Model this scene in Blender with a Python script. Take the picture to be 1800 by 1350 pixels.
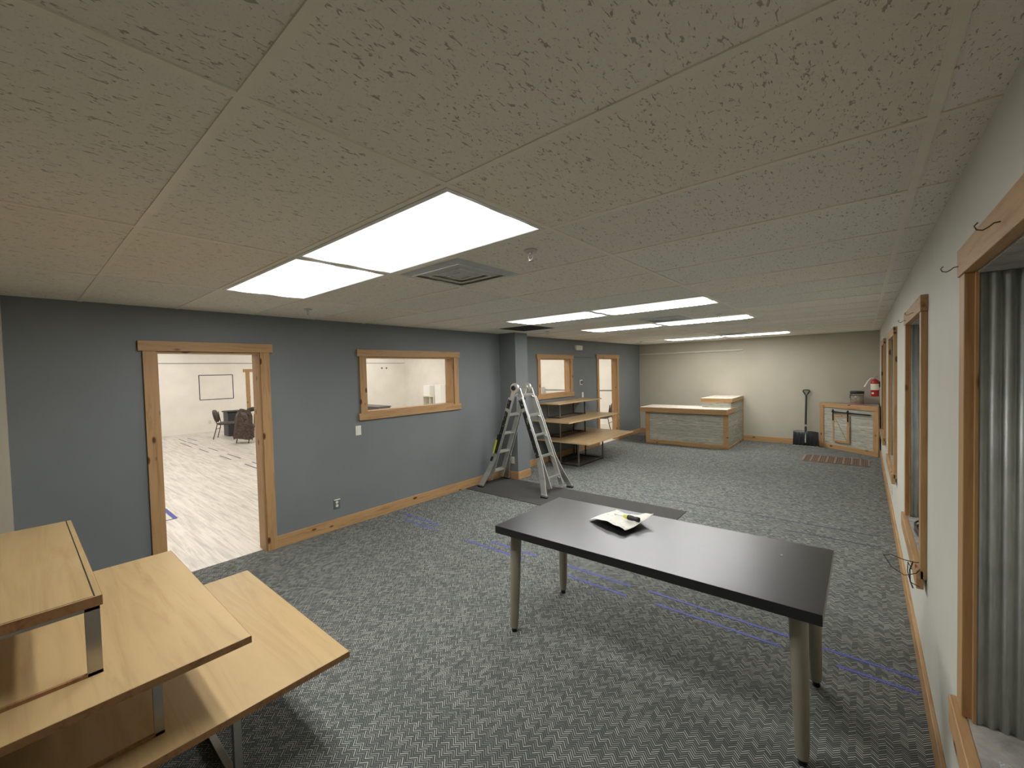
import bpy, math, random
from mathutils import Vector, Matrix
random.seed(7)
R = math.radians
for o in list(bpy.data.objects): bpy.data.objects.remove(o)
scn = bpy.context.scene
C = scn.collection

# ------------------------------------------------------------ camera, world, exposure
cam_d = bpy.data.cameras.new('camera')
cam_d.sensor_fit = 'HORIZONTAL'; cam_d.sensor_width = 36.0
cam_d.lens = 734.85 / 1800 * 36.0
cam_d.clip_start = 0.02; cam_d.clip_end = 100
cam = bpy.data.objects.new('camera', cam_d); C.objects.link(cam)
rt = Vector((0.76591622, 0.64241621, -0.02595692))
up = -Vector((-0.000682147, -0.03956023, -0.99921696))
fw = Vector((-0.64294003, 0.76533418, -0.0298616))
m3 = Matrix((rt, up, -fw)).transposed()
cam.matrix_world = Matrix.Translation((0, 0, 1.7878)) @ m3.to_4x4()
scn.camera = cam
scn.view_settings.view_transform = 'Standard'
scn.view_settings.look = 'None'
scn.view_settings.gamma = 1.0
scn.view_settings.use_curve_mapping = False
scn.view_settings.exposure = 1.88
w = bpy.data.worlds.new('world'); scn.world = w; w.use_nodes = True
w.node_tree.nodes['Background'].inputs[0].default_value = (0.02, 0.022, 0.03, 1)
w.node_tree.nodes['Background'].inputs[1].default_value = 0.3
try:
    scn.cycles.max_bounces = 10; scn.cycles.diffuse_bounces = 6
    scn.cycles.sample_clamp_indirect = 4.0
except Exception: pass

LIGHT_MAIN = 15.0        # brightness of the lit lenses in the blue-grey room
LIGHT_WHITE = 13.5      # brightness of the unseen lenses added to light the white room

# ------------------------------------------------------------ room numbers
CZ = 2.428              # ceiling
XL, XL2, XR, YB, YN = -4.714, -4.755, 0.261, 11.184, -2.3
X0, Y0, MX, MY = -1.078, 0.966, 1.2192, 0.6096   # ceiling grid
XW = -17.05             # far wall of the white room
YW0, YW1 = -3.0, 12.2

# ------------------------------------------------------------ material helpers
def srgb(r, g, b):
    f = lambda c: c/12.92 if c <= 0.04045 else ((c+0.055)/1.055)**2.4
    return (f(r/255), f(g/255), f(b/255), 1)
class NT:
    def __init__(s, name):
        s.m = bpy.data.materials.new(name); s.m.use_nodes = True
        s.t = s.m.node_tree; s.n = s.t.nodes; s.b = s.n['Principled BSDF']
    def add(s, typ, **k):
        x = s.n.new(typ)
        for a, v in k.items():
            setattr(x, a, v)
        return x
    def l(s, a, b): s.t.links.new(a, b)
    def coord(s, scale=(1,1,1), rot=(0,0,0), kind='Object'):
        tc = s.add('ShaderNodeTexCoord'); mp = s.add('ShaderNodeMapping')
        mp.inputs['Scale'].default_value = scale; mp.inputs['Rotation'].default_value = rot
        s.l(tc.outputs[kind], mp.inputs['Vector']); return mp.outputs['Vector']
    def noise(s, vec, scale=5, detail=3, rough=.5, dist=0):
        x = s.add('ShaderNodeTexNoise'); x.inputs['Scale'].default_value = scale
        x.inputs['Detail'].default_value = detail; x.inputs['Roughness'].default_value = rough
        x.inputs['Distortion'].default_value = dist
        s.l(vec, x.inputs['Vector']); return x.outputs['Fac']
    def ramp(s, fac, stops, interp='LINEAR'):
        x = s.add('ShaderNodeValToRGB'); x.color_ramp.interpolation = interp
        e = x.color_ramp.elements
        while len(e) < len(stops): e.new(0.5)
        for i, (p, c) in enumerate(stops):
            e[i].position = p; e[i].color = c
        s.l(fac, x.inputs['Fac']); return x.outputs['Color']
    def math(s, op, a, b=None, c=None):
        x = s.add('ShaderNodeMath', operation=op)
        for i, v in enumerate((a, b, c)):
            if v is None: continue
            if isinstance(v, (int, float)): x.inputs[i].default_value = v
            else: s.l(v, x.inputs[i])
        return x.outputs[0]
    def mix(s, fac, a, b, blend='MIX'):
        x = s.add('ShaderNodeMix', data_type='RGBA', blend_type=blend)
        if isinstance(fac, (int, float)): x.inputs['Factor'].default_value = fac
        else: s.l(fac, x.inputs['Factor'])
        for i, v in ((6, a), (7, b)):
            if isinstance(v, tuple): x.inputs[i].default_value = v
            else: s.l(v, x.inputs[i])
        return x.outputs[2]
    def bump(s, h, strength=.2, dist=.01):
        x = s.add('ShaderNodeBump'); x.inputs['Strength'].default_value = strength
        x.inputs['Distance'].default_value = dist
        s.l(h, x.inputs['Height']); s.l(x.outputs['Normal'], s.b.inputs['Normal'])
    def set(s, color=None, rough=.6, metal=0, spec=None):
        if color is not None:
            if isinstance(color, tuple): s.b.inputs['Base Color'].default_value = color
            else: s.l(color, s.b.inputs['Base Color'])
        if isinstance(rough, (int, float)): s.b.inputs['Roughness'].default_value = rough
        else: s.l(rough, s.b.inputs['Roughness'])
        s.b.inputs['Metallic'].default_value = metal
        if spec is not None: s.b.inputs['Specular IOR Level'].default_value = spec
        return s.m

def plain(name, col, rough=.6, metal=0, var=.08, scale=14, bump=0, spec=None):
    t = NT(name); v = t.coord()
    n = t.noise(v, scale, 4, .6)
    a = tuple(c*(1-var) for c in col[:3])+(1,); b = tuple(min(1, c*(1+var)) for c in col[:3])+(1,)
    c = t.ramp(n, [(.3, a), (.7, b)])
    if bump: t.bump(t.noise(v, 260, 2, .6), bump, .003)
    return t.set(c, rough, metal, spec)

def paint(name, col, rough=.55):
    t = NT(name); v = t.coord()
    n = t.noise(v, 1.3, 3, .6); n2 = t.noise(v, 160, 2, .6)
    a = tuple(c*.95 for c in col[:3])+(1,); b = tuple(min(1, c*1.05) for c in col[:3])+(1,)
    t.bump(n2, .12, .002)
    return t.set(t.ramp(n, [(.3, a), (.7, b)]), rough, 0, .3)

def wood(name, base, dark, axis='Z', knots=True, rough=.5, grain=1.0):
    t = NT(name)
    sc = {'X': (.7, 9, 9), 'Y': (9, .7, 9), 'Z': (9, 9, .7)}[axis]
    v = t.coord(sc)
    n = t.noise(v, 3.2*grain, 5, .65, 1.2)
    c = t.ramp(n, [(.3, dark), (.5, base), (.75, tuple(min(1, x*1.1) for x in base[:3])+(1,))])
    n2 = t.noise(t.coord(), 1.7, 2, .5)
    c = t.mix(t.math('MULTIPLY', n2, .35), c, tuple(x*.86 for x in base[:3])+(1,))
    if knots:
        vo = t.add('ShaderNodeTexVoronoi'); vo.inputs['Scale'].default_value = 1
        k = {'X': (4, 9, 9), 'Y': (9, 4, 9), 'Z': (9, 9, 4)}[axis]
        t.l(t.coord(k), vo.inputs['Vector'])
        kc = t.ramp(vo.outputs['Distance'], [(0, (1,1,1,1)), (.10, (1,1,1,1)), (.17, (0,0,0,1))])
        c = t.mix(kc, c, srgb(84, 50, 26))
    t.bump(n, .08, .003)
    return t.set(c, rough, 0, .35)

M = {}
M['blue_grey'] = paint('blue_grey_wall_paint', srgb(117, 121, 122))
M['beige'] = paint('beige_wall_paint', srgb(176, 170, 153))
M['right_wall'] = paint('pale_putty_wall_paint', srgb(203, 202, 190))
M['white_wall'] = paint('white_wall_paint', srgb(238, 234, 226))
M['pine_x'] = wood('knotty_pine_along_x', srgb(176, 140, 97), srgb(150, 111, 70), 'X')
M['pine_y'] = wood('knotty_pine_along_y', srgb(176, 140, 97), srgb(150, 111, 70), 'Y')
M['pine_z'] = wood('knotty_pine_along_z', srgb(176, 140, 97), srgb(150, 111, 70), 'Z')
M['board'] = wood('birch_board', srgb(178, 152, 109), srgb(162, 133, 92), 'X', False, .42, .35)
M['board_y'] = wood('birch_board_far', srgb(166, 141, 106), srgb(152, 125, 90), 'Y', False, .42, .35)
M['edge'] = wood('board_edge', srgb(150, 112, 74), srgb(120, 86, 54), 'X', False, .6, 1)
M['steel'] = plain('brushed_steel', srgb(176, 174, 168), .3, 1, .08)
M['dark_steel'] = plain('raw_dark_steel', srgb(92, 88, 84), .42, .9, .12)
M['alu'] = plain('aluminium', srgb(205, 205, 200), .38, .85, .06)
M['black'] = plain('black_plastic', srgb(24, 24, 25), .5)
M['rubber'] = plain('black_rubber', srgb(20, 20, 20), .8)
M['white_plastic'] = plain('white_plastic', srgb(222, 218, 205), .4, 0, .03)
M['dark_slot'] = plain('dark_slot', srgb(30, 30, 28), .7)
M['leg_grey'] = plain('warm_grey_painted_leg', srgb(136, 131, 116), .4, 0, .05)
M['white_paint_metal'] = plain('white_enamel', srgb(225, 226, 222), .4, 0, .03)
M['grid'] = plain('ceiling_grid_enamel', srgb(240, 235, 222), .5, 0, .03)
M['iron'] = plain('black_iron', srgb(40, 34, 30), .55, .6)
M['red'] = plain('red_enamel', srgb(170, 28, 34), .3, 0, .06)
M['label_white'] = plain('label_white', srgb(225, 220, 205), .5, 0, .04)
M['yellow'] = plain('yellow_green_plastic', srgb(196, 200, 60), .4)
M['blue_tape'] = plain('blue_masking_tape', srgb(78, 86, 158), .7, 0, .1, 40)
M['dark_tape'] = plain('dark_blue_masking_tape', srgb(58, 58, 78), .7, 0, .1, 40)
M['brown_chair'] = plain('brown_grey_vinyl', srgb(86, 80, 74), .55)
M['chair_metal'] = plain('bronze_chair_tube', srgb(70, 62, 56), .45, .6)
M['tote'] = plain('dark_grey_tote_plastic', srgb(52, 56, 62), .5)
M['wire'] = plain('dull_wire', srgb(112, 98, 78), .4, .8)
M['dark_wire'] = plain('dark_cable', srgb(44, 42, 38), .6)
M['paper_w'] = plain('white_card', srgb(235, 232, 222), .7, 0, .03)
M['mat'] = plain('dark_floor_mat', srgb(62, 61, 58), .9, 0, .12, 60, .4)
M['counter_dark'] = plain('dark_grey_counter', srgb(100, 98, 94), .6)
M['bright_white'] = plain('bright_white_laminate', srgb(250, 249, 245), .4, 0, .01)
M['door_white'] = plain('white_door_paint', srgb(240, 236, 226), .4, 0, .02)

def glass():
    t = NT('clear_glass'); t.set((.92, .95, .94, 1), .03)
    t.b.inputs['Transmission Weight'].default_value = 1; t.b.inputs['IOR'].default_value = 1.45
    return t.m
M['glass'] = glass()
def night_glass():
    t = NT('dark_window_glass'); return t.set(srgb(30, 32, 34), .1)
M['night'] = night_glass()

def carpet():
    t = NT('charcoal_zigzag_loop_carpet')
    tc = t.add('ShaderNodeTexCoord'); sp = t.add('ShaderNodeSeparateXYZ'); t.l(tc.outputs['Object'], sp.inputs[0])
    x, y = sp.outputs[0], sp.outputs[1]
    W = .027
    col = t.math('FLOOR', t.math('DIVIDE', x, W))
    par = t.math('MODULO', t.math('ABSOLUTE', col), 2.0)             # 0/1
    sgn = t.math('SUBTRACT', t.math('MULTIPLY', par, 2.0), 1.0)
    fx = t.math('SUBTRACT', x, t.math('MULTIPLY', col, W))
    ph = t.math('DIVIDE', t.math('ADD', y, t.math('MULTIPLY', sgn, fx)), .0145)
    fr = t.math('FRACT', ph)
    line = t.math('MULTIPLY', t.math('GREATER_THAN', fr, .62), 1.0)
    idx = t.math('FLOOR', ph)
    cv = t.add('ShaderNodeCombineXYZ'); t.l(col, cv.inputs[0]); t.l(idx, cv.inputs[1])
    wn = t.add('ShaderNodeTexWhiteNoise', noise_dimensions='2D'); t.l(cv.outputs[0], wn.inputs['Vector'])
    n1 = t.noise(tc.outputs['Object'], 3.0, 3, .6)
    n3 = t.noise(tc.outputs['Object'], 420, 2, .7)
    amp = t.math('MULTIPLY', t.math('ADD', t.math('MULTIPLY', t.math('POWER', wn.outputs['Value'], 1.4), 1.0), .18), t.math('ADD', n3, .25))
    f = t.math('MULTIPLY', line, amp)
    base = t.ramp(n3, [(.25, srgb(58, 61, 60)), (.75, srgb(84, 87, 85))])
    c = t.mix(f, base, srgb(212, 214, 204))
    c = t.mix(t.math('MULTIPLY', n1, .3), c, srgb(84, 88, 86))
    t.bump(t.math('ADD', f, t.math('MULTIPLY', n3, .6)), .5, .004)
    return t.set(c, .95, 0, .1)
M['carpet'] = carpet()

def ceiling_mat():
    t = NT('fissured_mineral_ceiling_tile')
    tc = t.add('ShaderNodeTexCoord'); sp = t.add('ShaderNodeSeparateXYZ'); t.l(tc.outputs['Object'], sp.inputs[0])
    ix = t.math('FLOOR', t.math('DIVIDE', t.math('SUBTRACT', sp.outputs[0], X0), MX))
    iy = t.math('FLOOR', t.math('DIVIDE', t.math('SUBTRACT', sp.outputs[1], Y0), MY))
    cv = t.add('ShaderNodeCombineXYZ'); t.l(ix, cv.inputs[0]); t.l(iy, cv.inputs[1])
    wn = t.add('ShaderNodeTexWhiteNoise', noise_dimensions='2D'); t.l(cv.outputs[0], wn.inputs['Vector'])
    tile = t.ramp(wn.outputs['Value'], [(0, srgb(234, 231, 222)), (.55, srgb(242, 239, 230)), (.8, srgb(238, 230, 216)), (1, srgb(246, 243, 235))])
    v = t.coord((78, 27, 1), (0, 0, R(6)))
    off = t.add('ShaderNodeVectorMath', operation='ADD'); t.l(v, off.inputs[0])
    sc = t.add('ShaderNodeVectorMath', operation='SCALE'); t.l(cv.outputs[0], sc.inputs[0]); sc.inputs['Scale'].default_value = 7.3
    t.l(sc.outputs[0], off.inputs[1])
    f1 = t.noise(off.outputs[0], 1.5, 2, .55, .9)
    fis = t.ramp(f1, [(.615, (0,0,0,1)), (.67, (1,1,1,1))])
    f2 = t.noise(t.coord(), 170, 2, .6)
    pin = t.ramp(f2, [(.60, (0,0,0,1)), (.72, (1,1,1,1))])
    c = t.mix(t.math('MULTIPLY', fis, .62), tile, srgb(130, 120, 100))
    c = t.mix(t.math('MULTIPLY', pin, .22), c, srgb(160, 150, 130))
    h = t.math('SUBTRACT', 1.0, t.math('ADD', fis, t.math('MULTIPLY', pin, .3)))
    t.bump(h, .5, .004)
    return t.set(c, .9, 0, .1)
M['ceiling'] = ceiling_mat()

def vinyl():
    t = NT('pale_grey_vinyl_plank')
    v = t.coord((1, 1, 1), (0, 0, 0))
    br = t.add('ShaderNodeTexBrick')
    br.inputs['Scale'].default_value = 1; br.inputs['Brick Width'].default_value = 1.22; br.inputs['Row Height'].default_value = .18
    br.inputs['Mortar Size'].default_value = .0015; br.inputs['Bias'].default_value = 0
    br.inputs['Color1'].default_value = (0, 0, 0, 1); br.inputs['Color2'].default_value = (1, 1, 1, 1)
    br.inputs['Mortar'].default_value = (.3, .3, .3, 1)
    t.l(v, br.inputs['Vector'])
    tone = t.ramp(br.outputs['Color'], [(0, srgb(196, 190, 180)), (1, srgb(222, 217, 207))])
    g = t.noise(t.coord((.6, 9, 1)), 2.2, 6, .7, .6)
    gc = t.ramp(g, [(.35, srgb(158, 154, 147)), (.58, srgb(226, 221, 212))])
    c = t.mix(.6, tone, gc)
    c = t.mix(t.math('MULTIPLY', br.outputs['Fac'], .5), c, srgb(140, 136, 130))
    return t.set(c, .4, 0, .4)
M['vinyl'] = vinyl()

def barnwood():
    t = NT('whitewashed_barn_planks')
    sp = t.add('ShaderNodeSeparateXYZ'); tc = t.add('ShaderNodeTexCoord'); t.l(tc.outputs['Object'], sp.inputs[0])
    row = t.math('FRACT', t.math('DIVIDE', sp.outputs[2], .115))
    gap = t.math('LESS_THAN', row, .04)
    rid = t.math('FLOOR', t.math('DIVIDE', sp.outputs[2], .115))
    wn = t.add('ShaderNodeTexWhiteNoise', noise_dimensions='1D'); t.l(rid, wn.inputs['W'])
    g = t.noise(t.coord((2.2, 2.2, 22)), 2.2, 5, .7, 1)
    c = t.ramp(g, [(.3, srgb(128, 126, 112)), (.5, srgb(174, 172, 158)), (.7, srgb(204, 202, 190))])
    c = t.mix(t.math('MULTIPLY', wn.outputs['Value'], .35), c, srgb(146, 148, 134))
    c = t.mix(t.math('MULTIPLY', gap, .6), c, srgb(96, 92, 82))
    t.bump(g, .2, .004)
    return t.set(c, .75, 0, .2)
M['barn'] = barnwood()

def mottled(name, a, b, c_, scale, rough=.4):
    t = NT(name); v = t.coord(); n = t.noise(v, scale, 4, .7, .5)
    return t.set(t.ramp(n, [(.3, a), (.5, b), (.7, c_)]), rough)
M['speckled_top'] = mottled('speckled_laminate', srgb(176, 162, 148), srgb(216, 206, 192), srgb(236, 230, 220), 18)
M['brown_top'] = mottled('brown_speckled_laminate', srgb(110, 88, 78), srgb(150, 126, 112), srgb(176, 156, 140), 26)
M['dusty_sill'] = mottled('dusty_sill', srgb(132, 130, 124), srgb(156, 152, 146), srgb(176, 173, 166), 12, .7)
M['plaid'] = mottled('brown_plaid_flannel', srgb(46, 38, 36), srgb(74, 60, 54), srgb(104, 88, 78), 22, .95)
M['grate'] = plain('brown_painted_grate', srgb(134, 114, 98), .6, .3)

def black_top():
    t = NT('black_foil_tabletop'); v = t.coord()
    n = t.noise(v, 9, 4, .6)
    c = t.ramp(n, [(.3, srgb(17, 18, 20)), (.7, srgb(22, 23, 25))])
    r = t.math('ADD', t.math('MULTIPLY', n, .08), .30)
    t.bump(t.noise(v, 300, 2), .05, .001)
    t.set(c, r, 0, .5); t.b.inputs['Coat Weight'].default_value = .45; t.b.inputs['Coat Roughness'].default_value = .34; t.b.inputs['Coat IOR'].default_value = 1.7
    return t.m
M['black_top'] = black_top()

def zinc():
    t = NT('galvanised_corrugated_zinc'); n = t.noise(t.coord((1, 1, .4)), 18, 4, .6)
    c = t.ramp(n, [(.3, srgb(176, 182, 180)), (.7, srgb(206, 210, 206))])
    return t.set(c, .52, .3)
M['zinc'] = zinc()

def crinkle():
    t = NT('crinkled_clear_plastic'); n = t.noise(t.coord(), 60, 3, .7, 1)
    t.bump(n, 1, .01); t.set((.9, .9, .9, 1), .15)
    t.b.inputs['Transmission Weight'].default_value = .6
    return t.m
M['crinkle'] = crinkle()

def paper():
    t = NT('printed_instruction_sheet')
    v = t.coord((26, 70, 1)); n = t.noise(v, 1.1, 3, .6)
    big = t.noise(t.coord((5, 7, 1)), 1.6, 2, .5)
    f = t.math('MULTIPLY', t.math('GREATER_THAN', n, .60), t.math('GREATER_THAN', big, .5))
    c = t.mix(t.math('MULTIPLY', f, .45), srgb(236, 234, 224), srgb(120, 120, 112))
    return t.set(c, .8, 0, .2)
M['paper'] = paper()

def ladder_label():
    t = NT('black_ladder_label_with_pale_marks')
    n = t.noise(t.coord((40, 40, 26)), 1.0, 2, .6)
    f = t.math('GREATER_THAN', n, .62)
    return t.set(t.mix(t.math('MULTIPLY', f, .7), srgb(24, 24, 23), srgb(170, 168, 150)), .5)
M['label'] = ladder_label()

def lens(name, strength, color=(1, 1, .98, 1)):
    t = NT(name)
    tc = t.add('ShaderNodeTexCoord'); sp = t.add('ShaderNodeSeparateXYZ'); t.l(tc.outputs['Object'], sp.inputs[0])
    # two tubes behind the prismatic lens: brighter bands at local y = +-0.13, dimming beyond the tube ends
    a = t.math('ABSOLUTE', t.math('SUBTRACT', t.math('ABSOLUTE', sp.outputs[1]), .13))
    band = t.math('POWER', t.math('MAXIMUM', t.math('SUBTRACT', 1.0, t.math('DIVIDE', a, .085)), 0.0), 1.2)
    e = t.math('ABSOLUTE', sp.outputs[0])
    endf = t.math('MINIMUM', t.math('MAXIMUM', t.math('DIVIDE', t.math('SUBTRACT', .60, e), .10), 0.0), 1.0)
    v = t.math('ADD', t.math('MULTIPLY', t.math('MULTIPLY', band, endf), 1.0), .018)
    em = t.b
    em.inputs['Base Color'].default_value = (.8, .8, .8, 1)
    em.inputs['Emission Color'].default_value = color
    t.l(t.math('MULTIPLY', v, strength), em.inputs['Emission Strength'])
    em.inputs['Roughness'].default_value = .3
    return t.m
M['lens'] = lens('lit_prismatic_lens', LIGHT_MAIN)
M['lens_w'] = lens('added_lit_lens_white_room', LIGHT_WHITE, (1, .985, .96, 1))

# ------------------------------------------------------------ mesh helpers
class MB:
    def __init__(s): s.v, s.f, s.sm, s.mi = [], [], [], []
    def add(s, vs, fs, smooth=False, mi=0):
        o = len(s.v); s.v += [tuple(v) for v in vs]
        for f in fs: s.f.append(tuple(i+o for i in f)); s.sm.append(smooth); s.mi.append(mi)
        return s
    def box(s, x0, x1, y0, y1, z0, z1, mi=0):
        x0, x1 = min(x0, x1), max(x0, x1); y0, y1 = min(y0, y1), max(y0, y1); z0, z1 = min(z0, z1), max(z0, z1)
        vs = [(x0,y0,z0),(x1,y0,z0),(x1,y1,z0),(x0,y1,z0),(x0,y0,z1),(x1,y0,z1),(x1,y1,z1),(x0,y1,z1)]
        return s.add(vs, [(0,3,2,1),(4,5,6,7),(0,1,5,4),(1,2,6,5),(2,3,7,6),(3,0,4,7)], False, mi)
    def bar(s, p, q, w, h, upv=(0,0,1), mi=0):
        p, q = Vector(p), Vector(q); d = (q-p).normalized(); u = Vector(upv)
        if abs(d.dot(u)) > .99: u = Vector((0,1,0))
        a = d.cross(u).normalized()*w/2; b = a.cross(d).normalized()*h/2
        vs = [p-a-b, p+a-b, p+a+b, p-a+b, q-a-b, q+a-b, q+a+b, q-a+b]
        return s.add(vs, [(0,1,2,3),(7,6,5,4),(0,4,5,1),(1,5,6,2),(2,6,7,3),(3,7,4,0)], False, mi)
    def cone(s, p, q, r0, r1, n=16, smooth=True, caps=True, mi=0):
        p, q = Vector(p), Vector(q); d = (q-p).normalized()
        u = Vector((0,0,1)) if abs(d.z) < .9 else Vector((1,0,0))
        a = d.cross(u).normalized(); b = d.cross(a).normalized()
        vs = []
        for c, r in ((p, r0), (q, r1)):
            for i in range(n):
                t = 2*math.pi*i/n; vs.append(c + a*math.cos(t)*r + b*math.sin(t)*r)
        s.add(vs, [(i, (i+1) % n, n+(i+1) % n, n+i) for i in range(n)], smooth, mi)
        if caps:
            s.add(vs[:n], [tuple(range(n))[::-1]], False, mi); s.add(vs[n:], [tuple(range(n))], False, mi)
        return s
    def tube(s, pts, r, n=8, closed=False, mi=0):
        pts = [Vector(p) for p in pts]; N = len(pts); rings = []; prev = None
        for i, p in enumerate(pts):
            if closed: d = pts[(i+1) % N]-pts[i-1]
            else: d = pts[min(i+1, N-1)]-pts[max(i-1, 0)]
            d.normalize()
            u = prev if prev is not None else (Vector((0,0,1)) if abs(d.z) < .9 else Vector((1,0,0)))
            a = (u - d*u.dot(d)).normalized(); prev = a; b = d.cross(a)
            rr = r[i] if isinstance(r, (list, tuple)) else r
            rings.append([p + a*math.cos(2*math.pi*k/n)*rr + b*math.sin(2*math.pi*k/n)*rr for k in range(n)])
        vs = [v for g in rings for v in g]; fs = []
        M_ = N if closed else N-1
        for i in range(M_):
            j = (i+1) % N
            fs += [(i*n+k, i*n+(k+1) % n, j*n+(k+1) % n, j*n+k) for k in range(n)]
        s.add(vs, fs, True, mi)
        if not closed:
            s.add(rings[0], [tuple(range(n))[::-1]], False, mi); s.add(rings[-1], [tuple(range(n))], False, mi)
        return s
    def lathe(s, prof, c=(0,0,0), n=24, mi=0):
        vs = []; c = Vector(c)
        for r, z in prof:
            for i in range(n):
                t = 2*math.pi*i/n; vs.append(c+Vector((r*math.cos(t), r*math.sin(t), z)))
        fs = [(j*n+i, j*n+(i+1) % n, (j+1)*n+(i+1) % n, (j+1)*n+i) for j in range(len(prof)-1) for i in range(n)]
        return s.add(vs, fs, True, mi)
    def prism(s, poly, z0, z1, mi=0):
        n = len(poly); vs = [(x, y, z0) for x, y in poly]+[(x, y, z1) for x, y in poly]
        return s.add(vs, [tuple(range(n))[::-1], tuple(range(n, 2*n))]+[(i, (i+1) % n, n+(i+1) % n, n+i) for i in range(n)], False, mi)
    def xf(s, mat):
        s.v = [tuple(mat @ Vector(v)) for v in s.v]; return s
    def build(s, name, mat, parent=None, bevel=0, loc=(0,0,0), rotz=0):
        me = bpy.data.meshes.new(name); me.from_pydata(s.v, [], s.f); me.update()
        for p, sm, mi in zip(me.polygons, s.sm, s.mi): p.use_smooth = sm; p.material_index = mi
        import bmesh
        bm = bmesh.new(); bm.from_mesh(me); bmesh.ops.recalc_face_normals(bm, faces=bm.faces); bm.to_mesh(me); bm.free()
        for m_ in (mat if isinstance(mat, (list, tuple)) else [mat]): me.materials.append(m_)
        o = bpy.data.objects.new(name, me); C.objects.link(o)
        o.location = loc; o.rotation_euler = (0, 0, rotz)
        if parent: o.parent = parent
        if bevel:
            b = o.modifiers.new('bevel', 'BEVEL'); b.width = bevel; b.segments = 2; b.limit_method = 'ANGLE'; b.angle_limit = R(50)
        return o

def tag(o, label, cat, group=None, kind=None):
    if label: o['label'] = label
    if cat: o['category'] = cat
    if group: o['group'] = group
    if kind: o['kind'] = kind
    return o
def thing(name, label, cat, loc=(0,0,0), rotz=0, group=None):
    o = bpy.data.objects.new(name, None); C.objects.link(o); o.location = loc; o.rotation_euler = (0,0,rotz)
    o.empty_display_size = .05
    return tag(o, label, cat, group)
def struct(name, mb, mat, label, cat='wall', **k):
    o = mb.build(name, mat, **k); return tag(o, label, cat, None, 'structure')
def dup(root, loc, rotz, label=None, group=None):
    r = root.copy(); C.objects.link(r); r.location = loc; r.rotation_euler = (0,0,rotz)
    if label: r['label'] = label
    if group: r['group'] = group
    for ch in list(root.children):
        c = ch.copy(); C.objects.link(c); c.parent = r
        for g in list(ch.children):
            d = g.copy(); C.objects.link(d); d.parent = c
    return r

# ------------------------------------------------------------ large structure
# openings in the blue-grey wall: y0, y1, z0, z1
D1 = (.80, 1.617, 0, 2.045); W1 = (2.80, 4.245, 1.325, 2.017); W2 = (6.50, 7.575, 1.322, 2.018); D2 = (8.82, 9.76, 0, 2.045)
def wall_with_holes(mb, x0, x1, y0, y1, z0, z1, holes):
    y = y0
    for h in sorted(holes):
        mb.box(x0, x1, y, h[0], z0, z1)
        if h[2] > z0: mb.box(x0, x1, h[0], h[1], z0, h[2])
        mb.box(x0, x1, h[0], h[1], h[3], z1)
        y = h[1]
    mb.box(x0, x1, y, y1, z0, z1); return mb
XJ = -4.875    # white-room side of that wall
struct('floor', MB().box(-4.79, XR+.1, YN, YB+.05, -.1, 0), M['carpet'], 'charcoal zigzag carpet of the blue-grey room', 'floor')
o = struct('floor', MB().box(XW-.1, -4.79, YW0, YW1+.1, -.1, -.001), M['vinyl'], 'pale grey wood-look plank floor of the white room beyond the doorways', 'floor')
struct('ceiling', MB().box(XL-.02, XR+.02, YN, YB+.02, CZ, CZ+.1), M['ceiling'], 'fissured tile drop ceiling of the blue-grey room', 'ceiling')
struct('ceiling', MB().box(XW-.1, XJ, YW0, YW1+.1, 3.1, 3.2), M['white_wall'], 'white ceiling of the room beyond the doorways', 'ceiling')
struct('wall_left', wall_with_holes(MB(), XL-.06, XL, -.04, 5.5, 0, CZ+.05, [D1, W1]), M['blue_grey'], 'blue-grey wall with the near doorway and wide opening')
struct('wall_left', wall_with_holes(MB(), XL2-.04, XL2, 5.5, YB+.02, 0, CZ+.05, [W2, D2]), M['blue_grey'], 'blue-grey wall beyond the column with small opening and far doorway')
struct('wall_left', wall_with_holes(MB(), XJ, XL2-.04, YW0, YW1, 0, 3.15, [D1, W1, W2, D2]), M['white_wall'], 'white-painted back face of the blue-grey wall')
# pier that stands out of the left wall
pier = struct('wall_left', MB().box(XL-.04, -4.365, 5.30, 5.62, 0, CZ+.02), M['blue_grey'], 'square blue-grey pier standing out of the left wall behind the ladder', 'pier')
struct('wall_back', MB().box(XL2-.05, XR+.1, YB, YB+.1, 0, CZ+.05), M['beige'], 'beige end wall behind the reception desk and snow shovel')
struct('wall_near', MB().box(XL-.06, XL+.42, YN, -.04, 0, CZ+.05), M['beige'], 'beige wall return at the left edge of the photo')
struct('wall_near', MB().box(XL+.3, XR+.8, YN-.1, YN, 0, CZ+.05), M['beige'], 'beige wall behind the camera')
# right wall, deep recesses
RW = [(.50, 1.862, .675, 2.05), (3.17, 4.145, .665, 2.05), (5.72, 6.80, .66, 2.05), (8.30, 9.30, .66, 2.05)]
struct('wall_right', wall_with_holes(MB(), XR, XR+.46, YN, YB+.1, 0, CZ+.05, [(a, b, c-.03, d) for a, b, c, d in RW]), M['right_wall'], 'pale putty wall with the metal-lined window recesses')
struct('wall_far', MB().box(XW-.1, XW, YW0, YW1, 0, 3.15), M['white_wall'], 'white far wall of the room beyond the doorways')
struct('wall_north', MB().box(XW-.1, XJ, YW1, YW1+.1, 0, 3.15), M['white_wall'], 'white end wall of the room beyond the doorways')
struct('wall_south', MB().box(XW-.1, XJ, YW0-.1, YW0, 0, 3.15), M['white_wall'], 'white wall of the room beyond, out of sight')

# ceiling grid bars
g = MB()
ys = [Y0+j*MY for j in range(-5, 18) if YN < Y0+j*MY < YB]
for y in ys: g.box(XL, XR, y-.012, y+.012, CZ-.004, CZ)
for i in (-2, -1, 0, 1):
    x = X0+i*MX; g.box(x-.012, x+.012, YN, YB, CZ-.0045, CZ)
struct('trim_1', g, M['grid'], 'ceiling suspension grid bars', 'trim')

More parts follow.
